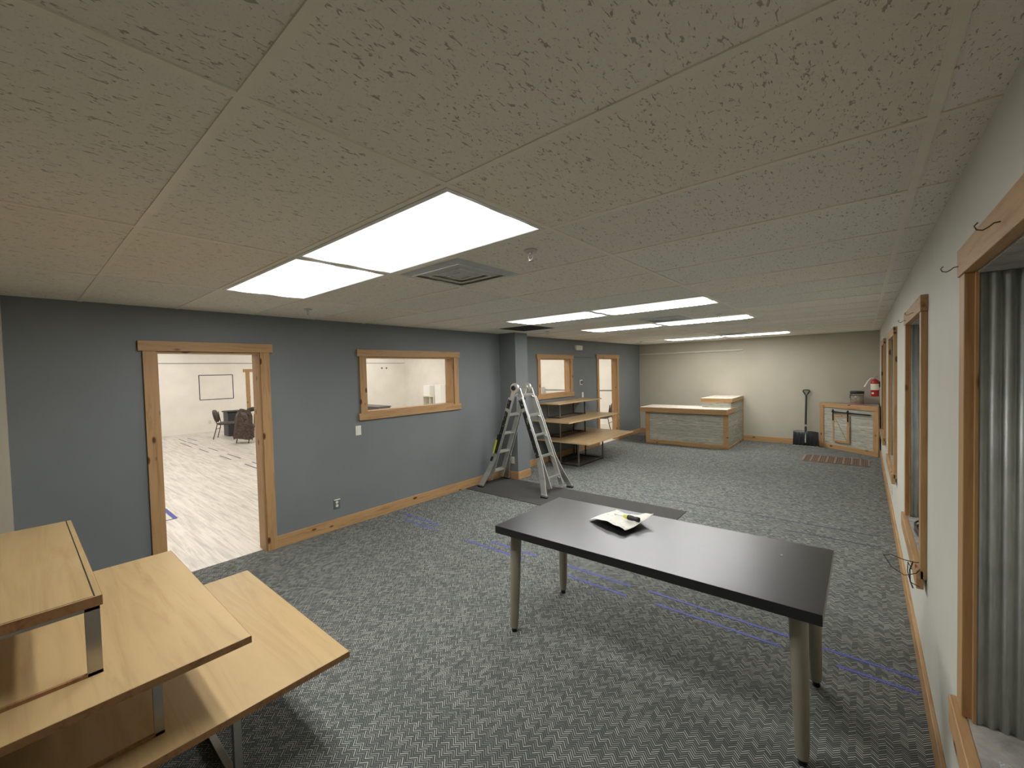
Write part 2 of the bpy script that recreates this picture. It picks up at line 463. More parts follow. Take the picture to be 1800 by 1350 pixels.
# baseboards
BH, BT = .125, .018
def bb(name, x0, x1, y0, y1, mat, lab):
    return struct(name, MB().box(x0, x1, y0, y1, 0, BH), M[mat], lab, 'baseboard', bevel=.003)
bb('baseboard_left', XL, XL+BT, 1.70, 5.30, 'pine_y', 'pine baseboard under the wide opening')
bb('baseboard_left', XL, XL+BT, -.04, .705, 'pine_y', 'pine baseboard left of the near doorway')
bb('baseboard_left', XL, -4.365+BT, 5.30-BT, 5.30, 'pine_x', 'pine baseboard across the side of the pier')
bb('baseboard_left', -4.365, -4.365+BT, 5.30, 5.62, 'pine_y', 'pine baseboard across the face of the pier')
bb('baseboard_left', XL2, XL2+BT, 5.62, 8.72, 'pine_y', 'pine baseboard behind the far tiered display table')
bb('baseboard_left', XL2, XL2+BT, 9.87, YB, 'pine_y', 'pine baseboard between far doorway and corner')
bb('baseboard_back', XL2+BT, XR-BT, YB-BT, YB, 'pine_x', 'pine baseboard along the beige end wall')
bb('baseboard_right', XR-BT, XR, YN, YB-BT, 'pine_y', 'long pine baseboard along the putty wall')

# pine casings of the left wall
def casing(name, wallx, o, door, labels, horn=.03, xj=XJ):
    y0, y1, z0, z1 = o; cw, ct = .088, .024
    e = bpy.data.objects.new(name, None); C.objects.link(e); e.location = (wallx, (y0+y1)/2, z0)
    tag(e, labels, 'doorway' if door else 'window opening', None, 'structure')
    L = lambda mb: mb.xf(Matrix.Translation((-wallx, -(y0+y1)/2, -z0)))
    zb = z0 if door else z0
    L(MB().box(wallx, wallx+ct, y0-cw, y0, zb, z1)).build('casing', M['pine_z'], e, .002)
    L(MB().box(wallx, wallx+ct, y1, y1+cw, zb, z1)).build('casing', M['pine_z'], e, .002)
    L(MB().box(wallx, wallx+ct+.006, y0-cw-horn, y1+cw+horn, z1, z1+cw)).build('header', M['pine_y'], e, .002)
    if not door: L(MB().box(wallx, wallx+ct+.008, y0-cw-horn, y1+cw+horn, z0-.088, z0)).build('sill', M['pine_y'], e, .002)
    j = .015
    L(MB().box(xj, wallx, y0, y0+j, z0, z1)).build('jamb', M['pine_z'], e)
    L(MB().box(xj, wallx, y1-j, y1, z0, z1)).build('jamb', M['pine_z'], e)
    L(MB().box(xj, wallx, y0+j, y1-j, z1-j, z1)).build('jamb', M['pine_y'], e)
    if not door: L(MB().box(xj, wallx+.001, y0+j, y1-j, z0, z0+j)).build('jamb', M['pine_y'], e)
    # white-room side
    for a, b, c, d in ((y0-cw, y0, z0, z1), (y1, y1+cw, z0, z1), (y0-cw, y1+cw, z1, z1+cw)):
        L(MB().box(xj-.02, xj, a, b, c, d)).build('casing', M['pine_z'], e)
    return e
casing('door_1', XL, D1, True, 'near doorway cased in knotty pine, open to the white room')
casing('window_1', XL, W1, False, 'wide pine-framed pass-through opening in the blue-grey wall')
casing('window_2', XL2, W2, False, 'small pine-framed opening above the far display table')
casing('door_2', XL2, D2, True, 'far doorway cased in pine beside the reception desk')

# recessed windows of the right wall
def recess(name, o, lab):
    y0, y1, z0, z1 = o; cw, ct, dp = .083, .026, .44
    ym = (y0+y1)/2
    e = bpy.data.objects.new(name, None); C.objects.link(e); e.location = (XR, ym, z0)
    tag(e, lab, 'window', None, 'structure')
    L = lambda mb: mb.xf(Matrix.Translation((-XR, -ym, -z0)))
    L(MB().box(XR-ct, XR, y1, y1+cw, z0, z1)).build('casing', M['pine_z'], e, .002)
    L(MB().box(XR-ct, XR, y0-cw, y0, z0-.05, z1)).build('casing', M['pine_z'], e, .002)
    L(MB().box(XR-ct-.004, XR, y0-cw-.01, y1+cw+.01, z1, z1+.085)).build('header', M['pine_y'], e, .002)
    L(MB().box(XR-ct-.016, XR-.012, y0-cw, y1+cw+.03, z0-.105, z0-.004)).build('sill_nose', M['pine_y'], e, .003)
    L(MB().box(XR-.012, XR+dp, y0, y1, z0-.03, z0)).build('sill', M['dusty_sill'], e)
    L(MB().box(XR, XR+dp, y0, y1, z1-.006, z1)).build('soffit', M['dusty_sill'], e)
    # corrugated reveals
    for yy, s in ((y1, -1), (y0, 1)):
        n = 120; vs = []; fs = []
        for i in range(n+1):
            x = XR+.004 + (dp-.02)*i/n
            yv = yy + s*(.010 + .006*math.cos(2*math.pi*(x-.267)/.0285))
            vs += [(x, yv, z0+.001), (x, yv, z1-.007)]
        for i in range(n): fs.append((2*i, 2*i+2, 2*i+3, 2*i+1))
        mb = MB(); mb.add(vs, fs, True)
        pn = L(mb).build('corrugated_panel', M['zinc'], e)
        sm = pn.modifiers.new('thick', 'SOLIDIFY'); sm.thickness = .0012
        L(MB().box(XR-.004, XR+.003, yy-.0 if s < 0 else yy, yy+s*.02, z0, z1)).build('jamb', M['pine_z'], e)
    L(MB().box(XR+dp-.02, XR+dp-.014, y0, y1, z0, z1)).build('pane', M['door_white'], e)  # unseen white board added to bounce light inside the recess
    return e
recess('window_3', RW[0], 'nearest metal-lined window recess at the right edge')
recess('window_4', RW[1], 'second metal-lined window recess, wires on its sill')
recess('window_5', RW[2], 'third metal-lined window recess along the putty wall')
recess('window_6', RW[3], 'furthest metal-lined window recess beside the extinguisher')

# ------------------------------------------------------------ ceiling lights
def make_light(mat, label, group):
    t = thing('ceiling_light', label, 'ceiling light', (0,0,0), 0, group)
    hx, hy = MX/2-.014, MY/2-.014
    f = MB()
    fw_ = .020
    f.box(-hx, hx, -hy, -hy+fw_, -.006, -.0005); f.box(-hx, hx, hy-fw_, hy, -.006, -.0005)
    f.box(-hx, -hx+fw_, -hy+fw_, hy-fw_, -.006, -.0005); f.box(hx-fw_, hx, -hy+fw_, hy-fw_, -.006, -.0005)
    f.build('frame', M['white_paint_metal'], t)
    # shallow pillow-shaped prismatic lens
    vs = []; fs = []; nx_, ny_ = 20, 12; ax, ay = hx-fw_, hy-fw_
    for i in range(nx_+1):
        for j in range(ny_+1):
            u, v = i/nx_*2-1, j/ny_*2-1
            vs.append((u*ax, v*ay, -.003-.014*(1-abs(u)**8)**.6*(1-abs(v)**4)**.6))
    for i in range(nx_):
        for j in range(ny_):
            a = i*(ny_+1)+j; fs.append((a, a+1, a+ny_+2, a+ny_+1))
    vs += [(-ax,-ay,-.002),(ax,-ay,-.002),(ax,ay,-.002),(-ax,ay,-.002)]; k = len(vs)-4; fs.append((k,k+1,k+2,k+3))
    d = MB(); d.add(vs, fs, True); d.build('diffuser', mat, t)
    return t
spots = []
names = {0: 'first row nearest the camera', 5: 'second row', 8: 'third row', 14: 'last row by the beige wall'}
proto = None
for j in (0, 5, 8, 14):
    for i, side in ((-.5, 'right'), (-1.5, 'left')):
        lab = 'lit ceiling panel, %s of the pair in the %s' % (side, names[j])
        loc = (X0+i*MX, Y0+j*MY+MY/2, CZ)
        if proto is None:
            proto = make_light(M['lens'], lab, 'lit ceiling panels of the blue-grey room'); proto.location = loc
        else: dup(proto, loc, 0, lab)
pw = None  # panels added out of view to brighten the white room and door jambs
for x in (-15.4, -12.2, -9.0, -6.1):
    for y in (-.7, 2.7, 6.6, 10.3):
        loc = (x, y, 3.1)
        if pw is None:
            pw = make_light(M['lens_w'], 'unseen lit panel added above the doorways to light the white room', 'unseen panels added to light the white room'); pw.location = loc
        else: dup(pw, loc, 0)

# diffusers, return grille, sprinklers
def diffuser(x, y, lab):
    t = thing('ceiling_diffuser', lab, 'air vent', (x, y, CZ), 0, 'square ceiling air diffusers')
    h = MY/2-.013
    MB().box(-h, h, -h, h, -.002, -.0005).build('plate', M['grid'], t)
    mb = MB()
    lip = MB()
    for s in (.272, .196, .122):
        # stepped square louvres: each ring slopes inward and down to a pale lip
        o_, i_, zo, zi = s, s-.056, -.003, -.015
        P = [(-o_,-o_,zo),(o_,-o_,zo),(o_,o_,zo),(-o_,o_,zo),(-i_,-i_,zi),(i_,-i_,zi),(i_,i_,zi),(-i_,i_,zi)]
        mb.add(P, [(a, (a+1) % 4, 4+(a+1) % 4, 4+a) for a in range(4)])
        lip.box(-i_, i_, -i_, -i_+.005, -.018, -.013).box(-i_, i_, i_-.005, i_, -.018, -.013)
        lip.box(-i_, -i_+.005, -i_+.005, i_-.005, -.018, -.013).box(i_-.005, i_, -i_+.005, i_-.005, -.018, -.013)
    lip.build('louvre_lip', M['white_paint_metal'], t)
    mb.build('louvres', M['louvre'], t)
    MB().box(-.06, .06, -.06, .06, -.012, -.008).build('centre_plate', M['louvre'], t)
    return t
M['louvre'] = plain('grey_white_louvre', srgb(186, 192, 198), .5)
diffuser(X0-MX+.305, Y0+1.5*MY, 'square ceiling air diffuser beside the nearest light pair')
diffuser(X0-MX+.305, Y0+7.5*MY, 'square ceiling air diffuser before the third row of lights')
diffuser(X0-MX+.305, Y0+13.5*MY, 'square ceiling air diffuser before the furthest lights')
t = thing('return_grille', 'dark square return air grille in the ceiling beside the pier', 'air vent', (X0-2*MX-.305, Y0+6.5*MY, CZ))
h = MY/2-.014
MB().box(-h, h, -h, h, -.003, -.0005).build('backing', plain('dark_duct', srgb(34, 38, 44), .8), t)
mb = MB()
for k in range(-14, 15): mb.box(-h, h, k*.02-.0025, k*.02+.0025, -.008, -.003)
mb.box(-h, h, -h, -h+.012, -.009, -.003).box(-h, h, h-.012, h, -.009, -.003).box(-h, -h+.012, -h, h, -.009, -.003).box(h-.012, h, -h, h, -.009, -.003)
mb.build('blades', plain('dark_grille_blades', srgb(64, 68, 72), .6), t)

def sprinkler():
    t = thing('fire_sprinkler', '', 'sprinkler', (0,0,0), 0, 'ceiling fire sprinklers')
    MB().lathe([(.0, -.001), (.036, -.001), (.038, -.004), (.030, -.010), (.012, -.012)]).build('escutcheon', M['alu'], t)
    f = MB().cone((0,0,-.008), (0,0,-.022), .010, .008)
    f.tube([(-.008,0,-.02), (-.016,0,-.03), (-.014,0,-.042), (-.003,0,-.052)], .003, 6)
    f.tube([(.008,0,-.02), (.016,0,-.03), (.014,0,-.042), (.003,0,-.052)], .003, 6)
    f.cone((0,0,-.05), (0,0,-.056), .006, .006)
    f.build('frame', M['alu'], t)
    MB().cone((0,0,-.056), (0,0,-.058), .016, .016, 14).build('deflector', M['alu'], t)
    return t
sp0 = None
for loc, lab in (((-1.35, 1.79), 'fire sprinkler right of the nearest ceiling diffuser'), ((-4.01, 1.81), 'fire sprinkler above the near doorway side of the ceiling'),
                 ((-3.92, 5.60), 'fire sprinkler near the pier and dark grille'), ((-4.06, 9.67), 'furthest fire sprinkler near the far doorway'), ((-1.36, 5.60), 'fire sprinkler in front of the third row of lights')):
    if sp0 is None: sp0 = sprinkler(); sp0.location = loc+(CZ,); sp0['label'] = lab
    else: dup(sp0, loc+(CZ,), 0, lab)

# ------------------------------------------------------------ tiered display tables
def near_display():
    t = thing('tiered_display_table', 'large three-tier birch display table in the near left foreground', 'display table', (-2.6, 0, 0), 0)
    L = lambda mb: mb.xf(Matrix.Translation((2.6, 0, 0)))
    tiers = [(.46, -3.27, -1.90, -.95, .988, 'low'), (.75, -3.24, -1.893, -.95, .575, 'mid'), (1.03, -3.36, -2.085, -.95, .172, 'top')]
    for z, xa, xb, ya, yb, nm in tiers:
        th = .028 if nm != 'top' else .036
        o = L(MB().box(xa, xb, ya, yb, z-th, z)).build('tabletop', [M['board']], t, .0015)
        ed = MB(); e_ = .0015
        ed.box(xb, xb+e_, ya, yb, z-th, z-.001); ed.box(xa, xb+e_, yb, yb+e_, z-th, z-.001)
        L(ed).build('edge_band', M['edge'] if nm != 'top' else M['edge'], o)
        if nm == 'top':
            L(MB().box(xa, xb-.004, yb-.020, yb-.0165, z, z+.0008)).build('groove', M['dark_slot'], o)
            L(MB().box(xb-.007, xb-.005, ya, yb-.02, z, z+.0008)).build('groove', M['dark_slot'], o)
    # steel frames: flat bars
    def frame(x0, x1, y0, y1, zb, zt, w=.04, d=.012):
        for x, s in ((x0, 1), (x1, -1)):
            for y in (y0, y1):
                L(MB().box(x, x+s*d, y-w/2, y+w/2, zb, zt)).build('leg', M['steel'], t, .001)
            L(MB().box(x, x+s*d, y0-w/2, y1+w/2, zb, zb+.012)).build('bottom_rail', M['edge'], t)
            L(MB().box(x, x+s*d, y0-w/2, y1+w/2, zt-.012, zt)).build('top_rail', M['steel'], t)
    frame(-3.32, -2.088, -.75, .146, .75, .994)
    frame(-3.12, -2.02, -.75, .30, .46, .722, .03)
    for x in (-3.12, -2.08):
        for y in (-.7, .56): L(MB().box(x-.015, x+.015, y-.015, y+.015, 0, .432)).build('leg', M['steel'], t, .001)
        L(MB().box(x-.015, x+.015, -.715, .575, 0, .03)).build('floor_rail', M['steel'], t, .001)
    L(MB().box(-3.12, -2.08, .545, .575, 0, .03)).build('floor_rail', M['steel'], t, .001)
near_display()

def far_display():
    X = -4.0; Y = 7.1
    t = thing('tiered_display_table', 'three-tier birch display table against the blue-grey wall behind the ladder', 'display table', (X, Y, 0), 0)
    L = lambda mb: mb.xf(Matrix.Translation((-X, -Y, 0)))
    xw = XL2+.03
    for z, xb, ya, yb in ((.50, -3.62, 6.32, 8.15), (.865, -3.94, 6.22, 8.10), (1.172, -4.28, 6.40, 8.05)):
        o = L(MB().box(xw, xb, ya, yb, z-.022, z)).build('tabletop', M['board_y'], t, .0015)
        L(MB().box(xb, xb+.0015, ya, yb, z-.022, z-.001).box(xw, xb, ya-.0015, ya, z-.022, z-.001)).build('edge_band', M['edge2'], o)
    def fr(x0, x1, y0, y1, zb, zt, w=.022):
        for x in (x0, x1):
            for y in (y0, y1): L(MB().box(x-w/2, x+w/2, y-w/2, y+w/2, zb, zt)).build('leg', M['dark_steel'] if x < -4.1 and y > 7 else M['steel2'], t, .001)
            L(MB().box(x-w/2, x+w/2, y0, y1, zb, zb+w)).build('bottom_rail', M['dark_steel'], t)
        for y in (y0, y1):
            L(MB().box(x0, x1, y-w/2, y+w/2, zb, zb+w)).build('bottom_rail', M['dark_steel'], t)
            L(MB().box(x0, x1, y-w/2, y+w/2, zt-w, zt)).build('top_rail', M['dark_steel'], t)
    fr(-4.70, -4.43, 6.67, 7.60, 0, .478)
    fr(-4.70, -4.43, 6.67, 7.60, .50, .843)
    fr(-4.70, -4.43, 6.67, 7.60, .865, 1.15)
    fr(-4.62, -4.012, 6.63, 7.56, 0, .478, .026)
M['edge2'] = wood('pale_board_edge', srgb(196, 166, 122), srgb(170, 140, 98), 'Y', False, .6, 1)
M['steel2'] = plain('worn_steel_tube', srgb(150, 146, 138), .4, .9, .1)
far_display()

# ------------------------------------------------------------ black table
TX, TY = -1.02, 2.475
bt = thing('black_desk', 'black rectangular table on four round grey legs in the middle foreground', 'table', (TX, TY, 0))
L = lambda mb: mb.xf(Matrix.Translation((-TX, -TY, 0)))
TZ = .745
L(MB().prism([(-1.915, 2.062), (-.128, 2.112), (-.125, 2.90), (-1.915, 2.845)], TZ-.05, TZ)).build('tabletop', M['black_top'], bt, .002)
for fx, fy, tx, ty in ((-1.842, 2.150, -1.815, 2.165), (-1.848, 2.775, -1.83, 2.765), (-.208, 2.20, -.222, 2.205), (-.20, 2.80, -.215, 2.80)):
    d = Vector((tx-fx, ty-fy, TZ-.05)); f0 = Vector((fx, fy, 0)); k = .03/(TZ-.05)
    mb = MB(); p0 = f0+d*k
    pts = [p0, f0+d*.12, f0+d*.5, f0+d*.93, f0+d*.999]
    mb.tube(pts, [.025, .029, .034, .037, .037], 24)
    lg = L(mb).build('leg', M['leg_grey'], bt)
    L(MB().cone(f0, f0+d*.018, .018, .020, 18).cone(f0+d*.018, p0, .015, .022, 18)).build('foot', M['black'], lg)

# instruction sheet: curled sheet of paper
ps = MB(); nx, ny = 24, 18
A, B_, D_, E_ = Vector((-1.448, 2.517)), Vector((-1.381, 2.80)), Vector((-1.075, 2.72)), Vector((-1.145, 2.43))
vs = []; fs = []
for i in range(nx+1):
    for j in range(ny+1):
        u, v = i/nx, j/ny
        p = A.lerp(E_, u).lerp(B_.lerp(D_, u), v)
        z = .009 + .006*math.sin(u*9+v*4)**2*(.4+u)
        z += .055*max(0, (u+v-1.35)/.65)**1.4 + .030*(1-v)*math.sin(math.pi*min(1, u*.8))
        z += .004*math.sin(u*6.0+v*3)
        vs.append((p.x, p.y, TZ+z))
for i in range(nx):
    for j in range(ny):
        a = i*(ny+1)+j; fs.append((a, a+ny+1, a+ny+2, a+1))
ps.add(vs, fs, True)
po = ps.build('instruction_sheet', M['paper']); tag(po, 'curled white printed instruction sheet lying on the black table', 'paper')
sm = po.modifiers.new('thick', 'SOLIDIFY'); sm.thickness = .0006
# screwdriver
sd = thing('screwdriver', 'screwdriver with yellow collar and black grip lying on the paper', 'screwdriver', (-1.2, 2.60, TZ+.050), R(-4))
mx = Matrix.Rotation(math.pi/2, 4, 'Y')
MB().lathe([(0,-.005),(.0145,-.004),(.017,.004),(.017,.03),(.0135,.045),(.0165,.06),(.0155,.078),(.008,.082),(0,.082)], n=18).xf(mx).build('handle', M['black'], sd)
MB().lathe([(0,-.036),(.009,-.036),(.0125,-.02),(.0145,-.004),(.0145,-.001),(0,-.001)], n=18).xf(mx).build('collar', M['yellow'], sd)
MB().cone((-.095,0,0), (-.03,0,0), .003, .003, 10).cone((-.105,0,0), (-.095,0,0), .0045, .005, 8).build('shaft', M['steel'], sd)
o = MB().lathe([(0, 0), (.006, 0), (.005, .003), (0, .004)], (-.341, 2.661, TZ), 10).build('screw_cap', M['white_plastic']); tag(o, 'tiny white screw cap on the right end of the black table', 'screw cap')

# ------------------------------------------------------------ floor mat, tapes
o = MB().prism([(-4.685, 4.41), (-1.66, 4.43), (-1.67, 5.275), (-4.32, 5.27), (-4.685, 5.27)], .0005, .008).build('floor_mat', M['mat'], None, .002); tag(o, 'long dark floor mat under the ladder', 'mat')
def tape(x0, x1, y, mat, lab, y2=None, w=.024, z=.0006):
    y2 = y if y2 is None else y2
    o = MB().prism([(x0, y-w/2), (x1, y2-w/2), (x1, y2+w/2), (x0, y+w/2)], z, z+.0008).build('floor_tape', M[mat])
    return tag(o, lab, 'tape', 'tape strips stuck to the floors')
T = 'blue_tape'
tape(-4.52, -3.80, 3.150, T, 'longer dark blue tape strip on carpet near the left baseboard')
tape(-4.36, -3.77, 3.035, T, 'shorter dark blue tape strip on carpet near the left baseboard')
tape(-3.25, -2.48, 3.045, T, 'bright blue tape strip left of the black table, nearer one')
tape(-3.02, -2.40, 3.175, T, 'bright blue tape strip left of the black table, further one')
tape(-2.08, -1.46, 3.190, T, 'further of two blue tape strips behind the black table left legs')
tape(-1.98, -1.43, 3.030, T, 'nearer of two blue tape strips behind the black table left legs')
tape(-1.32, -.36, 3.205, T, 'further of two blue tape strips under the middle of the black table')
tape(-1.21, -.40, 3.060, T, 'nearer of two blue tape strips under the middle of the black table')
tape(-.21, .235, 3.20, T, 'further blue tape strip reaching the right baseboard')
tape(-.12, .23, 3.06, T, 'nearer blue tape strip reaching the right baseboard')
tape(-2.40, .12, 5.63, 'dark_tape', 'longest thin dark tape line on carpet beyond the mat')
tape(-.65, .10, 5.30, 'dark_tape', 'thin dark tape line on carpet towards the right wall')
for k, (xa, xb, y) in enumerate(((-15.9, -14.9, 3.36), (-15.9, -15.0, 3.14), (-14.9, -13.9, 3.15), (-14.9, -13.7, 2.97), (-13.1, -12.3, 3.2), (-13.1, -12.3, 3.0), (-11.6, -10.7, 3.2), (-11.5, -10.7, 3.02), (-10.0, -9.0, 3.2), (-9.9, -9.0, 3.03))):
    tape(xa, xb, y, 'dark_tape', 'dark tape strip on white room floor, %s of the %s line' % (('nearest','nearest','second nearest','second nearest','middle','middle','second furthest','second furthest','furthest','furthest')[9-k], 'near' if k % 2 else 'far'), z=.0)
tape(-7.46, -6.81, 1.275, T, 'bright blue tape strip just inside the near doorway', w=.05, z=0)
o = MB().prism([(-6.83, 1.0), (-6.80, 1.0), (-6.80, 1.29), (-6.83, 1.29)], 0, .0012).build('floor_tape', M['dark_tape']); tag(o, 'short tape strip meeting the bright blue one inside the near doorway', 'tape', 'tape strips stuck to the floors')

# ------------------------------------------------------------ ladder
HX, HZ = -3.98, 1.54
ld = thing('folding_ladder', 'aluminium multi-position ladder standing open on the dark mat', 'ladder', (HX, 4.97, .008))
def ladder_side(s, yn, yf, fn, ff, xfoot):
    LL = math.hypot(xfoot-HX, HZ-.008); ex = (xfoot-HX)/LL; ez = -(HZ-.008)/LL
    nx_ = -ez*s; nz_ = ex*s                       # outward normal of the side
    def P(t_, y, n_=0): return Vector((HX+ex*t_+nx_*n_-HX, y-4.97, HZ+ez*t_+nz_*n_-.008))
    def rail(y0, y1, t0, t1, w, d, mat, name, parent=ld, n0=0):
        mb = MB(); a, b = P(t0, y0, n0), P(t1, y1, n0)
        mb.bar(a, b, w, d, (0, 1, 0)); return mb.build(name, mat, parent, .0015)
    U_ = (0, 1, 0)
    def rung(t_, ya, yb):
        # flat ribbed tread
        mb = MB(); a, b = P(t_, ya), P(t_, yb); 
        for dn in (-.022, 0, .022):
            q = Vector((nx_, 0, nz_))*dn
            mb.bar(a+q, b+q, .016, .022)
        mb.bar(a+Vector((0,0,-.014)), b+Vector((0,0,-.014)), .055, .008)
        # gusset brackets at both ends
        for y_, sg in ((ya, 1), (yb, -1)):
            c = P(t_, y_); dv = P(t_+.06, y_)-c
            mb.add([c+Vector((0, sg*.004, -.012)), c+Vector((0, sg*.06, -.014)), c+dv+Vector((0, sg*.004, 0)),
                    c+Vector((nx_*.02, sg*.004, -.012+nz_*.02)), c+Vector((nx_*.02, sg*.06, -.014+nz_*.02)), c+dv+Vector((nx_*.02, sg*.004, nz_*.02))],
                   [(0,1,2), (5,4,3), (0,3,4,1), (1,4,5,2), (2,5,3,0)])
        return mb.build('rung', M['alu'], ld)
    zs = (1.43, 1.13, .84, .54, .23); ts = [(HZ-z)/(HZ-.008)*LL for z in zs]
    # inner section
    wn = lambda t_: yn; wf = lambda t_: yf
    rail(yn+.02, yn+.015, .02, LL-.09, .072, .022, M['alu'], 'inner_rail')
    rail(yf-.02, yf-.015, .02, LL-.09, .072, .022, M['alu'], 'inner_rail')
    # outer section with flared feet
    tb = LL*.70
    for y_, fy, sg, lab in ((yn, fn, -1, True), (yf, ff, 1, False)):
        r1 = rail(y_+sg*.012, y_+sg*.028, LL*.10, tb, .082, .016, M['alu'], 'outer_rail')
        mb = MB()
        pts = [P(tb, y_+sg*.028), P(LL*.85, y_+sg*(.028+abs(fy-y_)*.35)), P(LL*.985, fy)]
        for a, b in zip(pts[:-1], pts[1:]): mb.bar(a, b, .018, .09, Vector((nx_, 0, nz_)))
        mb.build('flared_leg', M['alu'], ld, .002)
        ft = MB(); c = P(LL*.985, fy); c.z = .016
        ft.box(c.x-.055, c.x+.055, c.y-.022, c.y+.022, 0, .018)
        ft.build('foot', M['rubber'], ld, .006)
        ft2 = MB(); ft2.box(c.x-.05, c.x+.05, c.y-.018, c.y+.018, .018, .05); ft2.build('foot_cap', M['alu'], ld, .006)
        if lab:
            # long dark label strips on the camera-facing rail
            ys_ = (y_+sg*.012, y_+sg*.028)
            for ta, tc in ((.115, .20), (.23, .66)):
                e_ = lambda t_: ys_[0]+(ys_[1]-ys_[0])*(t_-.10)/.60-.0098
                mb = MB(); mb.bar(P(LL*ta, e_(ta)), P(LL*tc, e_(tc)), .003, .066, Vector((nx_, 0, nz_)))
                mb.build('label_strip', M['label'], ld)
    for k, t_ in enumerate(ts): rung(t_, yn+.026, yf-.026)
    for y_ in (yn+.02, yf-.02):
        q = P(LL-.085, y_); mb = MB(); mb.box(q.x-.03, q.x+.03, q.y-.014, q.y+.014, 0.001, .1); 
ladder_side(1, 4.86, 5.19, 4.70, 5.37, -3.405)
ladder_side(-1, 4.78, 5.07, 4.60, 5.22, -4.555)
for y_, mat in ((4.80, M['black']), (5.10, M['alu'])):
    c = Vector((0, y_-4.97, HZ-.008))
    MB().cone(c+Vector((0,-.016,0)), c+Vector((0,.016,0)), .072, .072, 28).build('hinge_plate', M['alu'], ld, .003)
    MB().cone(c+Vector((-.012,-.036,0)), c+Vector((-.012,-.016,0)), .034, .04, 20).build('hinge_knob', mat, ld, .003)
# yellow pull strap on the left near rail
MB().bar(Vector((-4.30-HX, 4.735-4.97, .78)), Vector((-4.385-HX, 4.725-4.97, .52)), .02, .022, (0,1,0)).build('release_strap', M['yellow'], ld, .003)
MB().bar(Vector((-4.27-HX, 4.74-4.97, .82)), Vector((-4.30-HX, 4.735-4.97, .74)), .03, .03, (0,1,0)).build('strap_lock', M['black'], ld, .003)
MB().bar(Vector((-4.405-HX, 4.725-4.97, .47)), Vector((-4.43-HX, 4.72-4.97, .40)), .026, .028, (0,1,0)).build('strap_lock', M['black'], ld, .003)

# ------------------------------------------------------------ reception desk
dk = thing('reception_desk', 'L-shaped reception desk of whitewashed planks with pine trim and raised end', 'desk', (-3.1, 10.4, 0))
L = lambda mb: mb.xf(Matrix.Translation((3.1, -10.4, 0)))
dx0, dx1, dy0, dyb, dz = -4.00, -2.20, 9.74, YB-.02, .86
L(MB().box(dx0, dx1, dy0, 10.36, 0.0, dz-.11).box(dx1-.60, dx1, 10.36, dyb, 0, 1.0).box(dx1-.60, dx1, 10.05, 10.36, dz-.11, 1.0)).build('body', M['barn'], dk)
tr = .085; q = .014
fr = MB(); fr.box(dx0-.005, dx0+tr, dy0-q, dy0, 0, dz-.11).box(dx1-tr-.01, dx1+.01, dy0-q, dy0, 0, dz-.11).box(dx0+tr, dx1-tr-.01, dy0-q, dy0, 0, tr)
L(fr).build('front_trim', M['pine_x'], dk, .002)
L(MB().box(dx1, dx1+q, dy0, dyb, 0, .05).box(dx1, dx1+q, dyb-.025, dyb, .05, 1.0)).build('side_trim', M['pine_y'], dk, .002)
L(MB().box(dx0-.09, dx1+.01, dy0-.13, 10.40, dz-.11, dz-.004)).build('counter_edge', M['pine_x'], dk, .002)
L(MB().box(dx0-.085, dx1+.005, dy0-.125, 10.40, dz-.004, dz+.003)).build('countertop', M['speckled_top'], dk)
L(MB().box(dx1-.63, dx1+.02, 10.03, dyb, .985, 1.068)).build('raised_shelf_edge', M['pine_x'], dk, .002)
L(MB().box(dx1-.625, dx1+.015, 10.035, dyb, 1.068, 1.074)).build('raised_shelf_top', M['speckled_top'], dk)
L(MB().box(dx1-.60, dx1, 10.036, 10.06, dz+.003, .985)).build('raised_shelf_front', M['barn'], dk)

# ------------------------------------------------------------ corner cabinet
ang = math.atan2(10.36-11.16, .245+.70)
cb = thing('corner_cabinet', 'triangular corner cabinet with tiny sliding barn door under the extinguisher', 'cabinet', (-.70, 11.16, 0), ang)
WL = math.hypot(.80, .945)
def tri(off, z0, z1):
    # local triangle: front along +x, back corner at the room corner
    ca, sa = math.cos(-ang), math.sin(-ang)
    cx, cy = (XR-.02)+.70, (YB-.02)-11.16
    bx, by = cx*ca-cy*sa, cx*sa+cy*ca
    return MB().prism([(-off*.0, -off), (WL-.01, -off), (WL-.012, 0), (bx, by), (0.0, .012)], z0, z1)
tri(-.001, .0, .935).build('body', M['barn'], cb)
f = MB(); tq = .016
f.box(0, .085, -tq, 0, .09, .86).build('front_post', M['pine_z'], cb, .002)
MB().box(WL-.12, WL-.02, -tq, 0, .09, .86).build('front_post', M['pine_z'], cb, .002)
MB().box(0, WL-.02, -tq-.004, 0, 0, .09).build('front_kick_board', M['pine_x'], cb, .002)
MB().box(-.005, WL-.02, -tq-.008, 0, .86, .945).build('front_top_board', M['pine_x'], cb, .002)
tri(.02, .945, .955).build('countertop', M['brown_top'], cb)
rl = MB(); rl.box(.29, 1.08, -.040, -.034, .765, .79)
for xx in (.30, 1.07): rl.cone((xx, -.034, .778), (xx, 0, .778), .008, .008, 8)
rl.build('door_rail', M['iron'], cb)
dr = MB(); dr.box(.31, .67, -.030, -.012, .16, .72).build('door', M['barn'], cb)
dr = MB()
dr.box(.31, .345, -.036, -.030, .16, .72).box(.62, .67, -.036, -.030, .16, .72).box(.345, .62, -.036, -.030, .68, .72).box(.345, .62, -.036, -.030, .16, .20)
dd = dr.build('door_trim', M['pine_z'], cb, .001)
MB().bar((.35, -.0335, .675), (.615, -.0335, .21), .010, .004, (0,1,0)).build('door_brace', M['pine_x'], cb)
st = MB()
for xx in (.325, .645): st.box(xx-.011, xx+.011, -.046, -.036, .60, .83); st.cone((xx, -.048, .80), (xx, -.036, .80), .02, .02, 14)
